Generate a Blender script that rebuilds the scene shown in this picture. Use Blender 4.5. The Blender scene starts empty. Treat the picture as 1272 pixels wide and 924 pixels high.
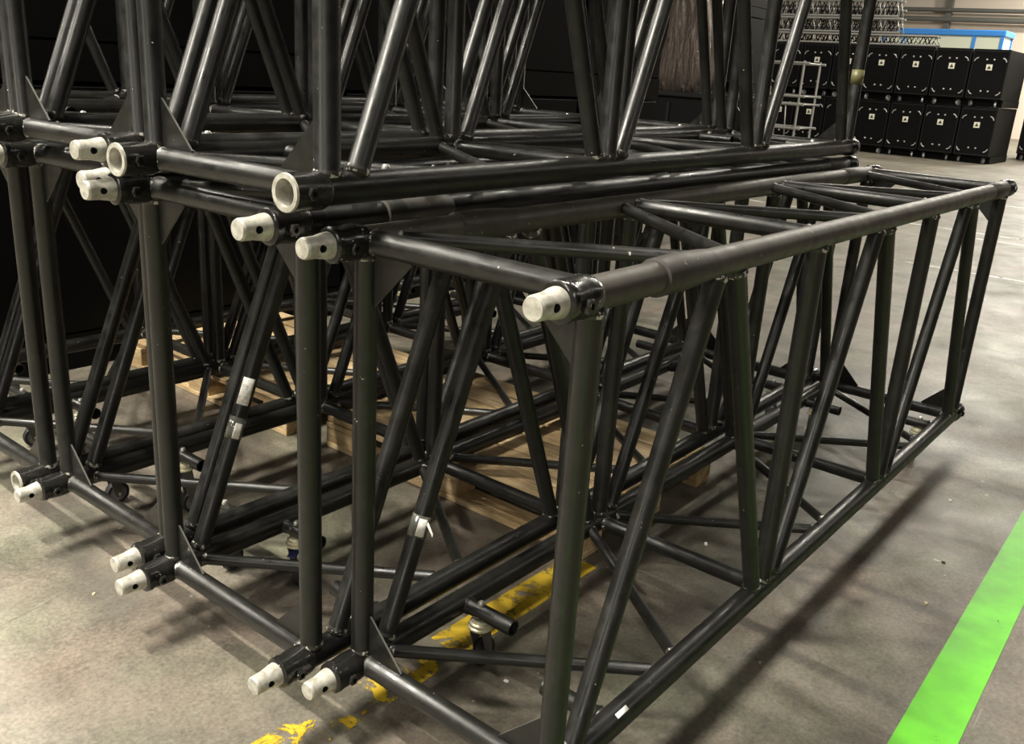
import bpy, bmesh, math, random
from mathutils import Matrix, Vector
import numpy as np
random.seed(7)
R = random.Random(11)
sc = bpy.context.scene
COL = sc.collection

# ------------------------------------------------------------------ camera
cam_d = bpy.data.cameras.new('camera')
cam = bpy.data.objects.new('camera', cam_d)
COL.objects.link(cam)
sc.camera = cam
cam_d.sensor_fit = 'HORIZONTAL'
cam_d.sensor_width = 36.0
cam_d.lens = 1128.18 * 36.0 / 1272.0
cam_d.clip_end = 200
rt = Vector((0.63097852, -0.77337376, 0.0613118))
up = Vector((0.20845739, 0.24513748, 0.94681209))
fw = Vector((0.74726944, 0.58463719, -0.31589196))
cam.matrix_world = Matrix(((rt.x, up.x, -fw.x, -1.14323), (rt.y, up.y, -fw.y, -0.74818),
                           (rt.z, up.z, -fw.z, 1.40011), (0, 0, 0, 1)))

# ------------------------------------------------------------------ world, lamps, exposure
w = bpy.data.worlds.new('hall_air')
sc.world = w
w.use_nodes = True
w.node_tree.nodes['Background'].inputs[0].default_value = (0.9, 0.95, 1.0, 1)
w.node_tree.nodes['Background'].inputs[1].default_value = 0.004
sc.view_settings.view_transform = 'Standard'
sc.view_settings.look = 'None'
sc.view_settings.gamma = 1.0
sc.view_settings.use_curve_mapping = False
sc.view_settings.exposure = 0.55

def lamp(x, y, power, z=7.2, sx=0.16, sy=1.6, col=(1.0, 0.95, 0.83)):
    l = bpy.data.lights.new('ceiling_lamp_or_fill', 'AREA')
    l.shape = 'RECTANGLE'
    l.size, l.size_y = sx, sy
    l.energy = power
    l.color = col
    o = bpy.data.objects.new('ceiling_lamp_or_fill', l)
    COL.objects.link(o)
    o.location = (x, y, z)
    return o
# rows of strip lamps under the hall roof, plus added fill
for lx, pw in ((-4.4, 640), (-1.9, 640), (0.6, 130), (8.0, 120), (12.5, 220), (17.0, 330), (21.5, 330), (26.0, 420), (31.0, 700), (36.0, 1100)):  # the lamp by the back wall is added to brighten it
    lamp(lx, 2.7, pw)
for lx in (-20.0, -15.0, -10.0):          # the same rows run on behind the camera
    lamp(lx, 2.7, 330); lamp(lx, -6.5, 240)
for lx in (-4.0, 2.0, 8.0, 14.0, 20.0, 26.0, 32.0):
    lamp(lx, -6.5, 55); lamp(lx, 15.0, 110)  # weak row on the camera side is added as fill
for lx in (-4.2, -1.6, 1.0):
    lamp(lx, 8.8, 330)

# ------------------------------------------------------------------ materials
def mat(name, col, rough=0.5, metal=0.0, spec=0.5):
    m = bpy.data.materials.new(name)
    m.use_nodes = True
    b = m.node_tree.nodes['Principled BSDF']
    b.inputs['Base Color'].default_value = (*col, 1)
    b.inputs['Roughness'].default_value = rough
    b.inputs['Metallic'].default_value = metal
    b.inputs['Specular IOR Level'].default_value = spec
    return m
class NT:
    def __init__(s, m):
        s.t = m.node_tree; s.b = s.t.nodes['Principled BSDF']
    def n(s, typ, **k):
        x = s.t.nodes.new(typ)
        for a, v in k.items(): setattr(x, a, v)
        return x
    def l(s, a, b): s.t.links.new(a, b)
    def coords(s, rnd=True, kind='Object'):
        tc = s.n('ShaderNodeTexCoord')
        out = tc.outputs[kind]
        if rnd:
            oi = s.n('ShaderNodeObjectInfo')
            mu = s.n('ShaderNodeMath', operation='MULTIPLY'); mu.inputs[1].default_value = 37.0
            s.l(oi.outputs['Random'], mu.inputs[0])
            ad = s.n('ShaderNodeVectorMath', operation='ADD')
            s.l(out, ad.inputs[0]); s.l(mu.outputs[0], ad.inputs[1])
            out = ad.outputs[0]
        return out
    def noise(s, co, scale, detail=4, rough=0.55, dist=0.0):
        x = s.n('ShaderNodeTexNoise')
        x.inputs['Scale'].default_value = scale; x.inputs['Detail'].default_value = detail
        x.inputs['Roughness'].default_value = rough; x.inputs['Distortion'].default_value = dist
        s.l(co, x.inputs['Vector']); return x.outputs['Fac']
    def ramp(s, f, stops):
        x = s.n('ShaderNodeValToRGB')
        e = x.color_ramp.elements
        while len(e) < len(stops): e.new(0.5)
        for el, (p, c) in zip(e, stops):
            el.position = p; el.color = (*c, 1) if len(c) == 3 else c
        s.l(f, x.inputs[0]); return x.outputs[0]
    def mix(s, f, a, b, mode='MIX'):
        x = s.n('ShaderNodeMix', data_type='RGBA', blend_type=mode)
        for i, v in ((0, f), (6, a), (7, b)):
            if isinstance(v, (int, float)): x.inputs[i].default_value = v
            elif isinstance(v, tuple): x.inputs[i].default_value = (*v, 1)
            else: s.l(v, x.inputs[i])
        return x.outputs[2]
    def bump(s, h, strength, dist=0.002):
        x = s.n('ShaderNodeBump'); x.inputs['Strength'].default_value = strength
        x.inputs['Distance'].default_value = dist
        s.l(h, x.inputs['Height']); s.l(x.outputs[0], s.b.inputs['Normal'])
BW = lambda a: (a, a, a)

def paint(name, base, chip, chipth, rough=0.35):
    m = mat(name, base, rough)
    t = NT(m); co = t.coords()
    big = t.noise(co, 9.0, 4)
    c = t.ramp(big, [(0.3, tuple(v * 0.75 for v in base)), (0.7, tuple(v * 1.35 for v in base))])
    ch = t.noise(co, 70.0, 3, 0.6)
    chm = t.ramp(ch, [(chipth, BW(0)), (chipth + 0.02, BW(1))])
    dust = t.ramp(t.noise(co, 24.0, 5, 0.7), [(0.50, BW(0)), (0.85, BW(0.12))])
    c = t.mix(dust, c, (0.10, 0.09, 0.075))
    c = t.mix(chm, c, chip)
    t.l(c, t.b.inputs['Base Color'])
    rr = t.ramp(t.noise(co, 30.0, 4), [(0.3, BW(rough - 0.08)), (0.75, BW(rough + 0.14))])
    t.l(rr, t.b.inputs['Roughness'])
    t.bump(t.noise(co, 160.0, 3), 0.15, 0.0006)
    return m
M = {}
M['paint'] = paint('black_truss_paint', (0.0085, 0.0085, 0.0074), (0.45, 0.43, 0.38), 0.735)
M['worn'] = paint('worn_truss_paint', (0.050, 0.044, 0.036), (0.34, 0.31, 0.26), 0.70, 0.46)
M['weld'] = paint('weld_paint', (0.035, 0.033, 0.029), (0.50, 0.48, 0.43), 0.56)
M['collar'] = paint('collar_black', (0.012, 0.0115, 0.0105), (0.55, 0.53, 0.48), 0.70, 0.22)
M['sleeve'] = paint('scuffed_sleeve', (0.036, 0.032, 0.027), (0.30, 0.27, 0.22), 0.70, 0.5)
M['spigot'] = mat('bare_spigot_metal', (0.72, 0.69, 0.60), 0.42, 0.35)
t = NT(M['spigot']); co = t.coords()
t.l(t.ramp(t.noise(co, 60, 4), [(0.3, (0.34, 0.32, 0.27)), (0.62, (0.62, 0.60, 0.53))]), t.b.inputs['Base Color'])
M['edge'] = mat('bare_edge', (0.17, 0.165, 0.15), 0.4, 0.4)
M['dark'] = mat('hole_shade', (0.006, 0.006, 0.006), 0.7)  # shade inside the pin hole, put in as near-black colour
M['steel'] = mat('zinc_steel', (0.62, 0.60, 0.55), 0.35, 0.7)
M['zinc'] = mat('yellow_zinc', (0.70, 0.66, 0.48), 0.35, 0.5)
M['fork'] = mat('fork_steel', (0.11, 0.105, 0.10), 0.45, 0.4)
M['rubber'] = mat('tyre_rubber', (0.012, 0.012, 0.013), 0.6)
M['hub'] = mat('hub_plastic', (0.20, 0.19, 0.20), 0.5)
M['blue'] = mat('blue_brake', (0.03, 0.035, 0.12), 0.45)
M['paper'] = mat('paper_label', (0.80, 0.78, 0.74), 0.6)
t = NT(M['paper']); co = t.coords()
t.l(t.ramp(t.noise(co, 90, 2), [(0.35, (0.62, 0.59, 0.54)), (0.55, (0.86, 0.84, 0.80))]), t.b.inputs['Base Color'])
M['film'] = mat('clear_tape', (0.10, 0.10, 0.085), 0.18, 0, 0.8)
M['yellowtape'] = mat('yellowed_tape', (0.13, 0.12, 0.05), 0.4)
M['white'] = mat('white_paint', (0.82, 0.82, 0.78), 0.5)

def wood(name, a, b):
    m = mat(name, a, 0.65)
    t = NT(m); co = t.coords()
    mp = t.n('ShaderNodeMapping'); mp.inputs['Scale'].default_value = (14, 1.2, 14)
    t.l(co, mp.inputs[0])
    g = t.noise(mp.outputs[0], 3.0, 6, 0.65, 1.2)
    c = t.ramp(g, [(0.28, tuple(v * 0.5 for v in a)), (0.5, a), (0.75, b)])
    oi = t.n('ShaderNodeObjectInfo')
    tint = t.ramp(oi.outputs['Random'], [(0, (0.72, 0.70, 0.66)), (1, (1.0, 1.0, 1.0))])
    c = t.mix(1.0, c, tint, 'MULTIPLY')
    st = t.ramp(t.noise(co, 5.0, 4), [(0.35, (0.62, 0.58, 0.52)), (0.6, (1, 1, 1))])
    c = t.mix(1.0, c, st, 'MULTIPLY')
    t.l(c, t.b.inputs['Base Color'])
    t.bump(g, 0.4, 0.002)
    return m
M['wood'] = wood('pallet_wood', (0.72, 0.53, 0.30), (0.86, 0.71, 0.48))

# concrete floor
m = mat('worn_concrete', (0.2, 0.18, 0.16), 0.5); M['concrete'] = m
t = NT(m); co = t.coords(False)
big = t.noise(co, 0.55, 5, 0.6, 0.4)
c = t.ramp(big, [(0.3, (0.098, 0.086, 0.066)), (0.5, (0.150, 0.133, 0.104)), (0.72, (0.215, 0.192, 0.152))])
hue = t.ramp(t.noise(co, 2.3, 4, 0.6), [(0.30, (0.93, 1.04, 0.92)), (0.5, (1, 1, 1)), (0.70, (1.09, 0.96, 0.98))])
c = t.mix(1.0, c, hue, 'MULTIPLY')
mid = t.ramp(t.noise(co, 4.5, 8, 0.72, 0.6), [(0.30, BW(0.50)), (0.52, BW(1.0)), (0.75, BW(1.30))])
c = t.mix(1.0, c, mid, 'MULTIPLY')
fine = t.ramp(t.noise(co, 95, 6, 0.8), [(0.3, BW(0.55)), (0.7, BW(1.42))])
c = t.mix(1.0, c, fine, 'MULTIPLY')
stain = t.ramp(t.noise(co, 1.35, 3, 0.5, 0.8), [(0.60, BW(0)), (0.72, BW(0.6))])
c = t.mix(stain, c, (0.045, 0.041, 0.036))
spots = t.ramp(t.noise(co, 26, 2, 0.5), [(0.75, BW(0)), (0.78, BW(0.7))])
c = t.mix(spots, c, (0.42, 0.40, 0.36))
# scratches : stretched noise
mp = t.n('ShaderNodeMapping'); mp.inputs['Scale'].default_value = (1.5, 26, 1); mp.inputs['Rotation'].default_value = (0, 0, 0.5)
t.l(co, mp.inputs[0])
scr = t.ramp(t.noise(mp.outputs[0], 2.0, 3, 0.6, 0.3), [(0.70, BW(0)), (0.74, BW(0.30))])
c = t.mix(scr, c, (0.40, 0.38, 0.34))
t.l(c, t.b.inputs['Base Color'])
t.l(t.ramp(t.noise(co, 3.0, 5), [(0.3, BW(0.42)), (0.7, BW(0.62))]), t.b.inputs['Roughness'])
t.bump(t.noise(co, 90, 6, 0.7), 0.25, 0.002)

def floor_paint(name, col, lo, hi, scale, stretch=1.0):
    m = mat(name, col, 0.5)
    t = NT(m); co = t.coords(False)
    n = t.noise(co, scale, 7, 0.72, 0.5)
    al = t.ramp(n, [(lo, BW(0)), (hi, BW(1))])
    v = t.ramp(t.noise(co, 12, 4), [(0.3, tuple(x * 0.82 for x in col)), (0.7, tuple(min(1, x * 1.1) for x in col))])
    t.l(v, t.b.inputs['Base Color']); t.l(al, t.b.inputs['Alpha'])
    return m
M['green'] = floor_paint('green_floor_paint', (0.115, 0.56, 0.003), 0.28, 0.33, 12)
M['yellow'] = floor_paint('yellow_floor_paint', (0.46, 0.31, 0.018), 0.42, 0.50, 12)
M['yellow_worn'] = floor_paint('yellow_floor_paint_worn', (0.50, 0.34, 0.02), 0.55, 0.58, 11)
M['whiteline'] = floor_paint('white_floor_paint', (0.52, 0.51, 0.47), 0.40, 0.50, 7)
M['joint'] = floor_paint('floor_joint', (0.26, 0.24, 0.20), 0.40, 0.60, 9)
M['case'] = mat('case_black_plastic', (0.0025, 0.0025, 0.0028), 0.6, 0, 0.12)
M['case_edge'] = mat('case_edge', (0.006, 0.006, 0.006), 0.5, 0, 0.2)
M['chrome'] = mat('case_hardware', (0.55, 0.55, 0.54), 0.35, 0.5)
M['tag'] = mat('case_tag', (0.78, 0.76, 0.62), 0.5)
M['beige'] = mat('wall_panel', (0.72, 0.63, 0.54), 0.7)
M['roof'] = mat('roof_deck', (0.08, 0.08, 0.075), 0.8)
M['pipe'] = mat('grey_pipe', (0.13, 0.13, 0.12), 0.5)
M['bluepaint'] = mat('blue_frame', (0.05, 0.28, 0.80), 0.4)
M['pane'] = mat('booth_pane', (0.72, 0.76, 0.62), 0.25)
M['alu'] = mat('aluminium', (0.40, 0.39, 0.37), 0.45, 0.5)
M['wrap'] = mat('stretch_film', (0.040, 0.026, 0.017), 0.2, 0, 0.8)
t = NT(M['wrap']); co = t.coords()
mp = t.n('ShaderNodeMapping'); mp.inputs['Scale'].default_value = (6, 6, 1.2); mp.inputs['Rotation'].default_value = (0.3, 0.2, 0)
t.l(co, mp.inputs[0]); t.bump(t.noise(mp.outputs[0], 2.2, 5, 0.6, 1.0), 1.0, 0.08)

# ------------------------------------------------------------------ mesh helpers
def link(name, me, parent=None, mtx=None):
    o = bpy.data.objects.new(name, me)
    COL.objects.link(o)
    if parent is not None: o.parent = parent
    if mtx is not None: o.matrix_basis = mtx
    return o
def tag(o, label=None, cat=None, group=None, kind=None):
    if label: o['label'] = label
    if cat: o['category'] = cat
    if group: o['group'] = group
    if kind: o['kind'] = kind
    return o
def thing(name, label, cat, loc=(0, 0, 0), rz=0.0, group=None):
    o = bpy.data.objects.new(name, None)
    COL.objects.link(o)
    o.empty_display_size = 0.1
    o.location = loc; o.rotation_euler = (0, 0, rz)
    return tag(o, label, cat, group)

_cache = {}
def lathe(profile, mat_, seg=20, key=None, closed_ends=True, loop=False, band=None, bmat=None):
    """revolve (r, z) pairs about local z"""
    k = (tuple((round(a, 5), round(b, 5)) for a, b in profile), mat_, seg, loop, bmat)
    if k in _cache: return _cache[k]
    vs, fs, sm = [], [], []
    for r, z in profile:
        for i in range(seg):
            a = 2 * math.pi * i / seg
            vs.append((r * math.cos(a), r * math.sin(a), z))
    n = len(profile)
    for j in range(n if loop else n - 1):
        j2 = (j + 1) % n
        for i in range(seg):
            i2 = (i + 1) % seg
            fs.append((j * seg + i, j * seg + i2, j2 * seg + i2, j2 * seg + i))
    side = len(fs)
    if not loop and closed_ends:
        fs.append(tuple(range(seg))[::-1]); fs.append(tuple((n - 1) * seg + i for i in range(seg)))
    me = bpy.data.meshes.new('lathe')
    me.from_pydata(vs, [], fs)
    me.materials.append(M[mat_])
    if band:
        me.materials.append(M[bmat])
        for p in me.polygons:
            if p.index < side and p.index // seg in band: p.material_index = 1
    for p in me.polygons: p.use_smooth = p.index < side
    bm = bmesh.new(); bm.from_mesh(me)
    bmesh.ops.recalc_face_normals(bm, faces=bm.faces)
    for e in bm.edges:
        if len(e.link_faces) == 2 and e.calc_face_angle(0) > 0.7: e.smooth = False
    bm.to_mesh(me); bm.free()
    _cache[k] = me
    return me
def boxmesh(sx, sy, sz, mat_, bev=0.0, key=None):
    k = ('box', round(sx, 5), round(sy, 5), round(sz, 5), mat_, bev)
    if k in _cache: return _cache[k]
    bm = bmesh.new()
    bmesh.ops.create_cube(bm, size=1.0)
    bmesh.ops.scale(bm, vec=(sx, sy, sz), verts=bm.verts)
    if bev > 0:
        bmesh.ops.bevel(bm, geom=bm.edges[:], offset=bev, segments=1, affect='EDGES')
    me = bpy.data.meshes.new('box'); bm.to_mesh(me); bm.free()
    me.materials.append(M[mat_])
    _cache[k] = me
    return me
def box(name, parent, c, s, mat_, bev=0.0, rz=0.0):
    return link(name, boxmesh(*s, mat_, bev), parent, Matrix.Translation(c) @ Matrix.Rotation(rz, 4, 'Z'))
def frame(p0, p1):
    d = Vector(p1) - Vector(p0)
    return Matrix.Translation(p0) @ d.to_track_quat('Z', 'Y').to_matrix().to_4x4(), d.length
def tube(name, parent, p0, p1, r, mat_='paint', bead=0.0, seg=18, ext=0.0):
    mx, L = frame(p0, p1)
    if bead > 0:
        g = bead
        pr = [(r, 0.004), (r, g - 0.006), (r + 0.0024, g - 0.002), (r + 0.0026, g + 0.002), (r, g + 0.007),
              (r, L - g - 0.007), (r + 0.0026, L - g - 0.002), (r + 0.0024, L - g + 0.002), (r, L - g + 0.006), (r, L - 0.004)]
    else:
        pr = [(r, -ext), (r, L + ext)]
    return link(name, lathe(pr, mat_, seg, band=(1, 2, 3, 5, 6, 7) if bead > 0 else None, bmat='weld' if bead > 0 else None), parent, mx)
def prism(name, parent, pts, axis, thick, mat_, edge_mat=None, edge_idx=None):
    """flat plate: pts is a list of 3-D corner points, extruded +-thick/2 along axis"""
    ax = Vector(axis) * (thick / 2)
    vs = [Vector(p) - ax for p in pts] + [Vector(p) + ax for p in pts]
    n = len(pts)
    fs = [tuple(range(n))[::-1], tuple(range(n, 2 * n))]
    for i in range(n):
        fs.append((i, (i + 1) % n, n + (i + 1) % n, n + i))
    me = bpy.data.meshes.new(name); me.from_pydata([tuple(v) for v in vs], [], fs)
    me.materials.append(M[mat_])
    if edge_mat:
        me.materials.append(M[edge_mat]); me.polygons[2 + edge_idx].material_index = 1
    bm = bmesh.new(); bm.from_mesh(me); bmesh.ops.recalc_face_normals(bm, faces=bm.faces); bm.to_mesh(me); bm.free()
    return link(name, me, parent)

# ------------------------------------------------------------------ setting
FLOOR = box('floor', None, (9, 8, -0.05), (70, 50, 0.1), 'concrete'); tag(FLOOR, 'worn grey-brown concrete hall floor', kind='structure')
wb = box('wall_back', None, (40, 8, 5), (0.2, 50, 10), 'beige'); tag(wb, kind='structure')
wl = box('wall_left', None, (14, 33, 5), (52, 0.2, 10), 'beige'); tag(wl, kind='structure')
ce = box('ceiling', None, (9, 8, 10.05), (70, 50, 0.1), 'roof'); tag(ce, kind='structure')

# ------------------------------------------------------------------ box trusses
A = 0.46
RC, RP, RD, RX, RB = 0.0285, 0.0235, 0.021, 0.0235, 0.0145

# spigot with a real cross hole, made once
def make_spigot():
    sp = bpy.data.objects.new('s', lathe([(0.0250, 0.0), (0.0240, -0.010), (0.0205, -0.030), (0.0200, -0.055), (0.0180, -0.0595), (0.0175, -0.0597), (0.006, -0.0600)], 'spigot', 48))
    cut = bpy.data.objects.new('c', lathe([(0.0070, -0.05), (0.0070, 0.05)], 'dark', 20))
    COL.objects.link(sp); COL.objects.link(cut)
    cut.matrix_world = Matrix.Translation((0, 0, -0.029)) @ Matrix.Rotation(math.pi / 2, 4, 'Y') @ Matrix.Rotation(0.0, 4, 'X')
    md = sp.modifiers.new('b', 'BOOLEAN'); md.object = cut; md.operation = 'DIFFERENCE'; md.solver = 'EXACT'; md.material_mode = 'TRANSFER'
    bpy.context.view_layer.update()
    dg = bpy.context.evaluated_depsgraph_get()
    me = bpy.data.meshes.new_from_object(sp.evaluated_get(dg))
    bpy.data.objects.remove(sp); bpy.data.objects.remove(cut)
    me.name = 'spigot'
    for p in me.polygons: p.use_smooth = False
    return me
SPIGOT = make_spigot()
HEX = None
def hexboss():
    global HEX
    if HEX: return HEX
    HEX = lathe([(0.0125, -0.006), (0.0125, 0.005), (0.0105, 0.007), (0.0055, 0.007), (0.0050, 0.001)], 'collar', 6)
    return HEX

def male_end(chord):
    """dark collar, pin boss and pale tapered spigot beyond local z = 0"""
    link('collar', lathe([(RC + .002, 0.0), (RC + .0055, -0.012), (RC + .006, -0.030), (RC + .0035, -0.062), (RC + .006, -0.068),
                          (RC + .005, -0.078), (RC + .001, -0.081), (0.0235, -0.0815)], 'collar', 24), chord, Matrix.Translation((0, 0, -0.010)))
    for sx in (-1, 1):
        link('locking_pin', hexboss(), chord, Matrix.Translation((sx * (RC + 0.004), -0.004, -0.055)) @ Matrix.Rotation(sx * math.pi / 2, 4, 'Y'))
    link('spigot', SPIGOT, chord, Matrix.Translation((0, 0, -0.090)))
def female_end(chord, z, sgn):
    """open socket: dark sleeve with a pale bare rim and bore"""
    ro = RC + 0.0055
    f = Matrix.Translation((0, 0, z)) @ (Matrix.Identity(4) if sgn < 0 else Matrix.Rotation(math.pi, 4, 'X'))
    link('socket', lathe([(RC + .001, 0.0), (ro, -0.010), (ro, -0.079), (0.027, -0.0795), (0.027, -0.02), (0.010, -0.02)], 'collar', 24), chord, f)
    link('socket_rim', lathe([(ro - .0005, -0.0790), (ro - .0015, -0.0835), (0.0240, -0.0835), (0.0215, -0.030), (0.0255, -0.030), (0.0262, -0.0780)],
                             'spigot', 24, loop=True), chord, f)
    for sx in (-1, 1):
        link('locking_pin', hexboss(), chord, f @ Matrix.Translation((sx * (ro - 0.002), 0, -0.05)) @ Matrix.Rotation(sx * math.pi / 2, 4, 'Y'))

def caster(parent, x, y, ztop, zfloor, swivel, blue=False):
    """swivel caster hanging from a stub arm"""
    hgt = ztop - zfloor
    rw = 0.037
    c = link('caster', lathe([(0.010, 0.0), (0.020, -0.001), (0.022, -0.007), (0.0265, -0.009), (0.0265, -0.013), (0.023, -0.015),
                              (0.030, -0.019), (0.030, -0.024), (0.020, -0.026)], 'zinc', 24), parent,
             Matrix.Translation((x, y, ztop)) @ Matrix.Rotation(swivel, 4, 'Z'))
    wc = (0.022, 0, -hgt + rw)
    for sy in (-1, 1):
        prism('fork', c, [(-0.018, sy * 0.018, -0.024), (0.018, sy * 0.018, -0.024), (0.034, sy * 0.018, wc[2] - 0.008), (0.010, sy * 0.018, wc[2] - 0.008)], (0, 1, 0), 0.004, 'fork')
    box('fork_crown', c, (0, 0, -0.027), (0.036, 0.040, 0.005), 'fork')
    rm = Matrix.Translation(wc) @ Matrix.Rotation(math.pi / 2, 4, 'X')
    link('tyre', lathe([(rw - .010, -0.012), (rw - .003, -0.012), (rw, -0.008), (rw, 0.008), (rw - .003, 0.012), (rw - .010, 0.012)], 'rubber', 24, loop=True), c, rm)
    link('wheel', lathe([(0.006, -0.011), (rw - .010, -0.009), (rw - .009, 0.009), (0.006, 0.011)], 'hub', 24), c, rm)
    link('axle', lathe([(0.005, -0.024), (0.005, 0.024)], 'steel', 10), c, rm)
    if blue: prism('brake_pedal', c, [(-0.030, -0.012, -0.050), (-0.030, 0.012, -0.050), (0.0, 0.012, -0.040), (0.0, -0.012, -0.040)], (0, 0, 1), 0.005, 'blue')

def truss(label, x, y, z, yaw, near='male', W=1.12 * A, H=2.01 * A, casters=True, sleeves=True, worn=False):
    """z = height of the lower chord axis; root sits at the chord's underside"""
    root = thing('box_truss', label, 'truss', (x, y, z - RC), yaw, 'black box trusses in the stack')
    L = 6 * A
    def P(s, far, top, dz=0): return Vector((s * A, W * far, RC + H * top + dz))
    # chords with their end fittings
    for far in (0, 1):
        for top in (0, 1):
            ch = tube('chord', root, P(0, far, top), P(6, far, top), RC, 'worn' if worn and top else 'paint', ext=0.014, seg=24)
            if near == 'male': male_end(ch)
            else: female_end(ch, -0.010, -1)
            female_end(ch, L + 0.010, 1)
            if top and sleeves:
                s0 = (0.40 if not far else 0.53) * A + R.uniform(-.01, .01); sl = (0.42 if not far else 0.38) * A
                link('sleeve', lathe([(RC + .0005, s0), (RC + .0055, s0 + .002), (RC + .006, s0 + sl * .5), (RC + .003, s0 + sl * .85), (RC + .0005, s0 + sl)], 'sleeve', 24), ch)
                e0 = (5.55 if not far else 5.35) * A
                link('sleeve', lathe([(RC + .0003, e0), (RC + .003, e0 + .004), (RC + .003, e0 + .20), (RC + .0003, e0 + .205)], 'sleeve', 24), ch)
    # side faces: end posts, posts at every lower node, paired diagonals
    o = 0.085
    tubes = {}
    for far in (0, 1):
        for k in (0, 2, 4, 6):
            tubes['post', far, k] = tube('post', root, P(k, far, 0), P(k, far, 1), RP, bead=RC)
        for k in (1, 3, 5):
            e0 = 0.13 if k == 1 else o + .02
            e1 = 0.13 if k == 5 else o + .02
            tubes['up', far, k] = tube('diagonal', root, P(k - 1 + e0, far, 0), P(k - o * .8, far, 1), RD, bead=RC * 1.12)
            tubes['down', far, k] = tube('diagonal', root, P(k + o * .8, far, 1), P(k + 1 - e1, far, 0), RD, bead=RC * 1.12)
    # top and bottom faces: cross tubes and thin zigzag braces
    for top in (0, 1):
        for k in (0, 2, 4, 6):
            tube('cross_tube', root, P(k, 0, top), P(k, 1, top), RX if k in (0, 6) else 0.021, bead=RC)
        for k in (1, 3, 5):
            tube('brace', root, P(k - 1 + .11, 1, top), P(k - .05, 0, top), RB, bead=RC, seg=14)
            tube('brace', root, P(k + .05, 0, top), P(k + 1 - .11, 1, top), RB, bead=RC, seg=14)
    # triangular gusset plates in both end frames
    g = 0.105
    for k in (0, 6):
        for far in (0, 1):
            for top in (0, 1):
                c = P(k, far, top)
                dy = 1 if not far else -1
                dz = 1 if not top else -1
                a = c + Vector((0, dy * RP * .7, dz * RX * .7))
                prism('gusset', root, [a, a + Vector((0, dy * g, 0)), a + Vector((0, dy * g, dz * 0.010)), a + Vector((0, dy * 0.010, dz * g)), a + Vector((0, 0, dz * g))],
                      (1, 0, 0), 0.0045, 'paint', 'edge', 2)
    # stub arms that carry the casters
    for (s, far) in ((0.45, 0), (0.70, 1), (5.55, 0), (5.30, 1)):
        dy = 1 if not far else -1
        c = P(s, far, 0)
        mx, ln = frame(c, c + Vector((0, dy * 0.165, 0)))
        arm = link('caster_arm', lathe([(0.0195, 0.004), (0.0195, 0.026), (0.0225, 0.029), (0.0195, 0.036), (0.0195, 0.165), (0.0165, 0.165), (0.0165, 0.09), (0.004, 0.09)], 'paint', 20), root, mx)
        bz = 0.064
        lz = mx.inverted() @ (c + Vector((0, dy * bz, 0.019)))
        link('bolt', lathe([(0.0085, 0), (0.0085, 0.006), (0.006, 0.010)], 'steel', 8), root, Matrix.Translation(c + Vector((0, dy * bz, 0.018))))
        if casters:
            caster(root, c.x, c.y + dy * bz, c.z - 0.018, RC - z, R.uniform(-0.35, 0.35) + (0.15 if s < 3 else 0.3), blue=not worn)
    return root, tubes

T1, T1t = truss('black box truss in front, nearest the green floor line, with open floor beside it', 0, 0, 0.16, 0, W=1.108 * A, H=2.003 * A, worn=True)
T2, T2t = truss('black box truss lying right behind the front truss, a white label on its inner diagonal', -0.173 * A, 1.266 * A, 0.16 + .04 * A, 0.0024, W=1.135 * A, H=2.027 * A)
T3, _ = truss('lower black box truss third from the green floor line, pale spigots toward the open floor', -0.111 * A, 2.562 * A, 0.16 + .08 * A, 0.004)
T4, _ = truss('lower black box truss fourth from the green floor line, with open socket ends', -0.158 * A, 3.872 * A, 0.16 + .08 * A, 0.002, near='female')
T5, _ = truss('lower black box truss deepest in the stack, fifth from the green floor line', -0.12 * A, 5.20 * A, 0.16 + .08 * A, 0.0)
U2, U2t = truss('upper black box truss nearest the camera side, with white-rimmed open sockets at its end', -0.209 * A, 1.0995 * A, 0.16 + 2.220 * A, 0.0296, near='female', casters=False, sleeves=False)
U3, _ = truss('upper black box truss second in the top layer, beside the one with white-rimmed sockets', -0.19 * A, 2.44 * A, 0.16 + 2.24 * A, 0.022, casters=False, sleeves=False)
U4, _ = truss('upper black box truss third in the top layer, at the left edge', -0.17 * A, 3.76 * A, 0.16 + 2.24 * A, 0.022, near='female', casters=False, sleeves=False)
U5, _ = truss('upper black box truss deepest in the top layer, lost in shadow', -0.12 * A, 5.08 * A, 0.16 + 2.24 * A, 0.022, casters=False, sleeves=False)

# labels and tape on the tubes (wrapped patches)
def patch(name, tb, z0, z1, a0, a1, r, mat_, label=None, lift=0.0009, seg=8):
    vs, fs = [], []
    for j, zz in enumerate((z0, z1)):
        for i in range(seg + 1):
            a = a0 + (a1 - a0) * i / seg
            for rr in (r + 0.0002, r + lift):
                vs.append((rr * math.cos(a), rr * math.sin(a), zz))
    n = (seg + 1) * 2
    for i in range(seg):
        b = 2 * i
        fs += [(b + 1, b + 3, n + b + 3, n + b + 1), (b, n + b, n + b + 2, b + 2), (b, b + 2, b + 3, b + 1), (n + b, n + b + 1, n + b + 3, n + b + 2)]
    fs += [(0, 1, n + 1, n), (2 * seg, n + 2 * seg, n + 2 * seg + 1, 2 * seg + 1)]
    me = bpy.data.meshes.new(name); me.from_pydata(vs, [], fs); me.materials.append(M[mat_])
    for p in me.polygons: p.use_smooth = True
    o = link(name, me, tb)
    if label: o['label'] = label
    return o
def ang(tb, root):
    """angle about a tube's own axis that faces the camera"""
    mw = root.matrix_basis @ tb.matrix_basis
    v = mw.inverted() @ cam.matrix_world.translation
    return math.atan2(v.y, v.x)
tb = T2t['up', 1, 1]; a = ang(tb, T2)
patch('paper_label', tb, 0.405, 0.475, a - 0.75, a + 0.70, RD, 'paper', 'white paper label with faint print')
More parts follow.
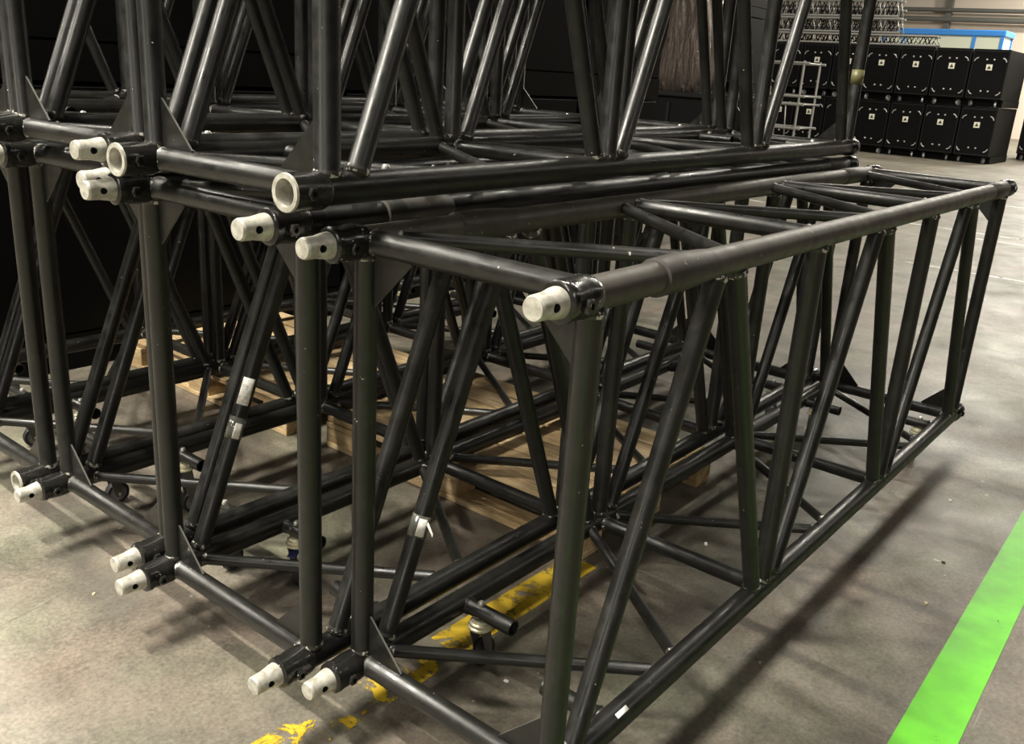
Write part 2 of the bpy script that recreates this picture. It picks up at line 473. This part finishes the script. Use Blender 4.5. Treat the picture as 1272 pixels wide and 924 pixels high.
for zz, w0, w1 in ((0.452, -.10, .12), (0.446, -.10, .05), (0.412, .38, .55)):
    patch('print_mark', tb, zz, zz + .0025, a + w0, a + w1, RD + .0009, 'hub', lift=0.0004, seg=3)
patch('tape', tb, 0.315, 0.372, a - 1.4, a + 1.4, RD, 'film', 'strip of clear tape')
patch('paper_label', tb, 0.318, 0.358, a - 0.1, a + 0.75, RD + .0009, 'paper', 'torn scrap of white label')
tb = T1t['up', 1, 1]; a = ang(tb, T1)
patch('tape', tb, 0.262, 0.312, 0, 2 * math.pi, RD, 'film', 'band of clear tape', seg=20)
patch('paper_label', tb, 0.266, 0.306, a - 0.15, a + 0.75, RD + .0009, 'paper', 'torn scrap of white label')
prism('label_tail', tb, [((RD + .002) * math.cos(a + .7), (RD + .002) * math.sin(a + .7), 0.296), ((RD + .004) * math.cos(a + .75), (RD + .004) * math.sin(a + .75), 0.302),
                         ((RD + .022) * math.cos(a + .95), (RD + .022) * math.sin(a + .95), 0.280), ((RD + .022) * math.cos(a + .95), (RD + .022) * math.sin(a + .95), 0.274)], (0, 0, 1), 0.001, 'paper')
tb = U2t['post', 0, 6]; a = ang(tb, U2)
patch('tape', tb, 0.245, 0.30, a - 1.5, a + 1.5, RP, 'yellowtape', 'yellowed tape band')
# bare white chip in the paint of the front lower chord
ch = [c for c in T1.children if c.name.startswith('chord')][0]
a = ang(ch, T1)
patch('paint_chip', ch, 0.205, 0.245, a - 0.15, a + 0.22, RC, 'white', 'white paint chip')

# ------------------------------------------------------------------ pallets
def pallet(label, x0, y0, lx, ly, h=0.124, n=6):
    r = thing('wooden_pallet', label, 'pallet', (x0, y0, 0), 0, 'pallets under the trusses')
    tb_ = 0.021
    for i in (0, 1, 2):
        bx = [0.05, lx / 2, lx - 0.05][i]
        box('bottom_board', r, (bx, ly / 2, tb_ / 2 + .0005), (0.10, ly, tb_), 'wood', 0.002)
        for j in (0, 1, 2):
            by = [0.0725, ly / 2, ly - 0.0725][j]
            box('block', r, (bx, by, tb_ + 0.030), (0.10, 0.145, 0.0595), 'wood', 0.003)
    for j in (0, 1, 2):
        by = [0.0725, ly / 2, ly - 0.0725][j]
        box('stringer_board', r, (lx / 2, by, tb_ + 0.0705), (lx, 0.145, 0.020), 'wood', 0.002)
    wdt = lx / n - 0.012
    for i in range(n):
        box('deck_board', r, (lx * (i + .5) / n, ly / 2 + R.uniform(-.004, .004), h - 0.0105), (wdt + R.uniform(-.006, .004), ly, 0.020), 'wood', 0.002, R.uniform(-.004, .004))
    return r
pallet('pale wooden pallet on the floor under the front and second trusses', 0.935, 0.56, 0.82, 1.19)
pallet('wooden pallet in shadow under the third and fourth trusses', 0.88, 1.92, 0.84, 1.19)

# ------------------------------------------------------------------ floor markings
def strip(name, label, x0, y0, x1, y1, wd, mat_, h=0.0012):
    d = Vector((x1 - x0, y1 - y0, 0)); L = d.length
    me = boxmesh(L, wd, h, mat_)
    o = link(name, me.copy(), None, Matrix.Translation(((x0 + x1) / 2, (y0 + y1) / 2, h / 2 + 0.0002)) @ Matrix.Rotation(math.atan2(d.y, d.x), 4, 'Z'))
    return tag(o, label, 'floor marking', kind='structure')
strip('green_floor_line', 'bright green painted line along the open floor', -2.2, -0.520, 6.5, -0.375, 0.125, 'green')
strip('yellow_floor_line', 'yellow painted floor line running under the front truss to the pallet', 0.33, 0.560, 0.93, 0.555, 0.105, 'yellow')
strip('worn_yellow_floor_line', 'worn flakes of yellow floor paint before the front truss', -0.42, 0.568, 0.33, 0.560, 0.115, 'yellow_worn')
strip('white_floor_line', 'farther of two faded white lines across the floor', 9.90, -4, 9.90, 6, 0.07, 'whiteline')
strip('white_floor_line', 'nearer of two faded white lines across the floor', 9.44, -4, 9.44, 1.45, 0.07, 'whiteline')
strip('white_floor_line', 'most distant faded white line across the floor', 13.28, -4, 13.28, 3, 0.10, 'whiteline')
strip('white_floor_line', 'short faded pale line just beyond the front truss', 7.25, -1.5, 7.25, 1.62, 0.05, 'whiteline')
strip('floor_joint', 'thin pale joint across the floor left of the spigots', -0.46, 1.40, 0.10, 1.52, 0.0028, 'joint', 0.0006)

# paint and paper crumbs on the floor
def crumb(label, x, y, sz, mat_, rz):
    me = bpy.data.meshes.new('crumb')
    k = 6
    ring = [(sz * (0.6 + R.random() * .6) * math.cos(6.283 * i / k), 0.55 * sz * (0.6 + R.random() * .6) * math.sin(6.283 * i / k)) for i in range(k)]
    vs = [(a, b, 0) for a, b in ring] + [(a * .8, b * .8, sz * (0.25 + R.random() * .3)) for a, b in ring]
    fs = [tuple(range(k))[::-1], tuple(range(k, 2 * k))] + [(i, (i + 1) % k, k + (i + 1) % k, k + i) for i in range(k)]
    me.from_pydata(vs, [], fs); me.materials.append(M[mat_])
    o = link('crumb', me, None, Matrix.Translation((x, y, 0.0003)) @ Matrix.Rotation(rz, 4, 'Z'))
    return tag(o, label, 'debris', 'crumbs on the floor')
M['chipc'] = mat('chip_cream', (0.62, 0.56, 0.36), 0.7)
crumb('cream chip on the floor left of the lower spigots', -0.156, 1.393, 0.009, 'chipc', .3)
crumb('white chip on the floor right of the front truss', 2.26, -0.16, 0.012, 'white', 1.0)
crumb('pale crumb on the floor beside the green line', 1.45, -0.30, 0.010, 'chipc', .2)
crumb('dark crumb on the floor beside the green line', 1.75, -0.27, 0.010, 'rubber', .9)
crumb('white scrap on the floor inside the front truss', 1.30, 0.335, 0.012, 'white', .6)
crumb('tiny white flake on the floor under the front truss', 0.33, 0.36, 0.008, 'white', 2.0)

# ------------------------------------------------------------------ far flight cases
CASE_ARC = None
def arc_mesh(mat_, r=0.085, tr=0.010, a0=0.0, a1=math.pi / 2, seg=6):
    vs, fs = [], []
    for i in range(seg + 1):
        a = a0 + (a1 - a0) * i / seg
        for j in range(6):
            b = j * math.pi / 3
            rr = r + tr * math.cos(b)
            vs.append((tr * math.sin(b), rr * math.cos(a), rr * math.sin(a)))
    for i in range(seg):
        for j in range(6):
            fs.append((i * 6 + j, i * 6 + (j + 1) % 6, (i + 1) * 6 + (j + 1) % 6, (i + 1) * 6 + j))
    fs += [tuple(range(6)), tuple(seg * 6 + j for j in range(6))[::-1]]
    me = bpy.data.meshes.new('arc'); me.from_pydata(vs, [], fs); me.materials.append(M[mat_]); return me
def flight_case(label, x, y, z, wy=0.755, dx=1.9, h=1.23, group='black flight cases stacked at the back'):
    r = thing('flight_case', label, 'flight case', (x, y, z), 0, group)
    cz = 0.16
    box('body', r, (dx / 2, 0, cz + (h - cz - .002) / 2), (dx, wy, h - cz - .002), 'case', 0.012)
    box('gap_shade_block', r, (dx / 2 + .1, 0, 0.083), (dx - .2, wy + .02, 0.155), 'case')  # added black block standing in for the dark around the casters
    for sy in (-1, 1):
        box('edge_rail', r, (0.004, sy * (wy / 2 - .016), cz + (h - cz - .02) / 2), (0.03, 0.03, h - cz - .06), 'case_edge', 0.004)
    for zz in (cz + .03, h - .05):
        box('edge_rail', r, (0.004, 0, zz), (0.03, wy - .07, 0.03), 'case_edge', 0.004)
    box('name_plate', r, (-0.004, 0, 0.845), (0.012, 0.125, 0.125), 'tag')
    prism('name_plate_symbol', r, [(-0.012, -0.04, 0.815), (-0.012, 0.04, 0.815), (-0.012, 0, 0.885)], (1, 0, 0), 0.003, 'rubber')
    for sy in (-1, 1):
        for top in (0, 1):
            cc = (-0.006, sy * 0.235, 0.95 if top else 0.36)
            a0 = 0.15 if sy > 0 else math.pi / 2 + .15
            a1 = a0 + 1.25
            if not top: a0, a1 = -a1, -a0
            key = ('arc', round(a0, 3)); 
            if key not in _cache: _cache[key] = arc_mesh('chrome', 0.095, 0.012, a0, a1)
            link('corner_bracket', _cache[key], r, Matrix.Translation(cc))
            link('latch', lathe([(0.020, 0), (0.020, 0.012), (0.012, 0.018)], 'chrome', 8), r, Matrix.Translation((0.002, sy * 0.075, 1.01 if top else 0.34)) @ Matrix.Rotation(-math.pi / 2, 4, 'Y'))
        for xx in (0.12, dx - 0.12):
            link('caster_wheel', lathe([(0.02, -0.022), (0.06, -0.022), (0.065, -0.012), (0.065, 0.012), (0.06, 0.022), (0.02, 0.022)], 'chrome' if R.random() < .65 else 'hub', 14), r,
                 Matrix.Translation((xx, sy * 0.26, 0.065)) @ Matrix.Rotation(math.pi / 2, 4, 'X') @ Matrix.Rotation(R.uniform(-.8, .8), 4, 'Y'))
            box('caster_plate', r, (xx, sy * 0.26, 0.145), (0.11, 0.11, 0.035), 'case_edge')
    return r
cols = ['first', 'second', 'third', 'fourth', 'fifth', 'sixth', 'seventh']
for i in range(7):
    for tier in (0, 1):
        flight_case('black flight case on casters, %s from the right end of the %s tier' % (cols[i], ('lower', 'upper')[tier]), 22.0, 4.50 + i * 0.787, tier * 1.235)
for tier in (0, 1):
    flight_case('black flight case, %s one of the separate stack at the right edge' % ('lower', 'upper')[tier], 25.2, 3.80, tier * 1.235)

# light lattice trusses lying on top of the cases
def lattice(label, x, y0, y1, z, hz=0.30, wx=0.30):
    r = thing('lattice_truss', label, 'truss', (x, y0, z), 0, 'light lattice trusses on the cases')
    L = y1 - y0
    for sx in (0, wx):
        for sz in (0, hz):
            tube('chord', r, (sx, 0, sz + .025), (sx, L, sz + .025), 0.025, 'alu', seg=10)
    n = int(L / 0.10)
    for face, sx in enumerate((0, wx)):
        for i in range(n):
            a, b = (0, hz) if i % 2 == 0 else (hz, 0)
            tube('lacing_bar', r, (sx, L * i / n, a + .025), (sx, L * (i + 1) / n, b + .025), 0.013, 'case' if i % 4 else 'alu', seg=6)
    for i in range(0, n, 5):
        tube('end_bar', r, (0, L * i / n, .025), (wx, L * i / n, .025), 0.012, 'case', seg=6)
    return r
lattice('low lattice truss lying on the cases, longest of the pile', 22.15, 5.75, 9.6, 2.475, 0.20)
lattice('middle lattice truss of the pile on the cases', 22.15, 6.62, 10.2, 2.735, 0.30)
lattice('top lattice truss of the pile on the cases', 22.15, 6.70, 10.2, 3.095, 0.34)
lattice('lattice truss behind the pile on the cases', 22.65, 6.9, 10.2, 2.475, 0.34)
lattice('uppermost lattice truss behind the pile on the cases', 22.65, 6.8, 10.2, 2.875, 0.40)

# grey tubular trolley in front of the cases
def trolley(x, y):
    r = thing('tube_trolley', 'pale grey tubular trolley standing in front of the black cases', 'trolley', (x, y, 0))
    D, Wd, Hh = 0.9, 1.5, 1.95
    for px in (0, D):
        for py in (0, Wd):
            tube('post', r, (px, py, 0.12), (px, py, Hh), 0.025, 'alu', seg=10)
            link('caster_wheel', lathe([(0.02, -0.02), (0.055, -0.02), (0.06, 0), (0.055, 0.02), (0.02, 0.02)], 'hub', 12), r, Matrix.Translation((px, py, 0.06)) @ Matrix.Rotation(math.pi / 2, 4, 'X'))
    for zz in (0.2, 0.55, 1.05, 1.22, 1.9):
        for px in (0, D):
            tube('rail', r, (px, -0.12, zz), (px, Wd + .1, zz), 0.028, 'alu', seg=10)
        for py in (0, Wd):
            tube('rail', r, (0, py, zz), (D, py, zz), 0.02, 'alu', seg=8)
    for k in range(5):
        tube('bar', r, (0, 0.25 * k + .2, 0.2), (0, 0.25 * k + .28, 1.05), 0.014, 'alu', seg=8)
    return r
trolley(18.6, 7.35)

# dark wrapped goods and black box deep behind the stack
r = thing('black_crate', 'large black lidded crate behind the truss stack', 'crate', (11.0, 5.2, 0))
box('body', r, (0.6, 1.3, 0.58), (1.2, 2.6, 1.16), 'case', 0.02)
box('lid', r, (0.6, 1.3, 1.20), (1.26, 2.66, 0.07), 'case_edge', 0.015)
for k in range(4):
    box('rib', r, (-0.012, 0.35 + k * .63, 0.56), (0.03, 0.06, 1.05), 'case_edge', 0.008)
r = thing('wrapped_load', 'brown load wrapped in shiny stretch film on the black crate', 'wrapped goods', (11.15, 5.80, 1.236))
me = bpy.data.meshes.new('film'); bm = bmesh.new(); bmesh.ops.create_cube(bm, size=1.0)
bmesh.ops.subdivide_edges(bm, edges=bm.edges[:], cuts=5, use_grid_fill=True)
for v in bm.verts:
    v.co.x *= 0.75 * (1 - 0.25 * (v.co.z + .5)); v.co.y *= 0.62 * (1 - 0.3 * (v.co.z + .5)); v.co.z = (v.co.z + .5) * 1.5
    if v.co.z > 0.01: v.co += Vector((R.uniform(-.03, .03), R.uniform(-.03, .03), R.uniform(-.02, .02)))
bm.to_mesh(me); bm.free(); me.materials.append(M['wrap'])
for p in me.polygons: p.use_smooth = True
link('film_cover', me, r, Matrix.Translation((0.4, 0.4, 0.0)))
link('film_tail', lathe([(0.05, 0), (0.03, 0.1), (0.015, 0.3), (0.004, 0.5)], 'wrap', 8), r, Matrix.Translation((0.4, 0.4, 1.40)))

# black cases added to fill the darkness behind the stack, backs toward the trusses
for i in range(5):
    for tier in (0, 1):
        flight_case('added black case filling the dark behind the truss stack, %s from the left, %s tier' % (cols[i], ('lower', 'upper')[tier]),
                    0.6 + i * 1.10, 4.02, tier * 1.235, 1.06, 0.85, group='added cases filling the dark behind the truss stack').rotation_euler = (0, 0, -math.pi / 2)

for k, nm in enumerate(('lowest', 'middle', 'topmost')):  # added stack, covers the pale wall so this gap stays dark
    flight_case('added black case, %s of the tall stack behind the wrapped load' % nm, 13.6, 7.35, k * 1.235, 1.7, 1.0, group='added tall stack of black cases')
# blue framed booth and wall pipework far behind
r = thing('blue_booth', 'blue-framed glazed booth by the back wall', 'booth', (30.0, 6.1, 0))
BX = 3.2
box('lower_panel', r, (0.6, 1.75, 0.6), (1.2, 3.5, 1.2), 'pipe', 0.02)
for (yy) in (0.03, 0.80, 2.85, 3.47):
    box('mullion', r, (0.04, yy, 2.2), (0.08, 0.09, 2.0), 'bluepaint')
for xx in (1.16,):
    box('mullion', r, (xx, 0.03, 2.2), (0.08, 0.09, 2.0), 'bluepaint')
box('fascia', r, (0.6, 1.75, 3.27), (1.25, 3.6, 0.17), 'bluepaint', 0.02)
for (y0, y1) in ((0.08, 0.75), (0.85, 2.80), (2.90, 3.42)):
    box('pane', r, (0.05, (y0 + y1) / 2, 2.2), (0.02, y1 - y0, 1.98), 'pane')
box('pane', r, (0.6, 0.03, 2.2), (1.0, 0.02, 1.98), 'pane')
tr = thing('trim_1', None, None); del_ = None
tag(tr, kind='structure')
tube('pipe', tr, (39.6, -15, 4.05), (39.6, 32, 4.55), 0.10, 'pipe', seg=12)
tube('pipe', tr, (39.6, -15, 4.40), (39.6, 32, 4.90), 0.08, 'pipe', seg=12)
tr2 = thing('trim_2', None, None); tag(tr2, kind='structure')
for yy in (-8, 0.5, 10.4, 19):
    box('column', tr2, (39.75, yy, 5), (0.25, 0.18, 9.9), 'pipe')
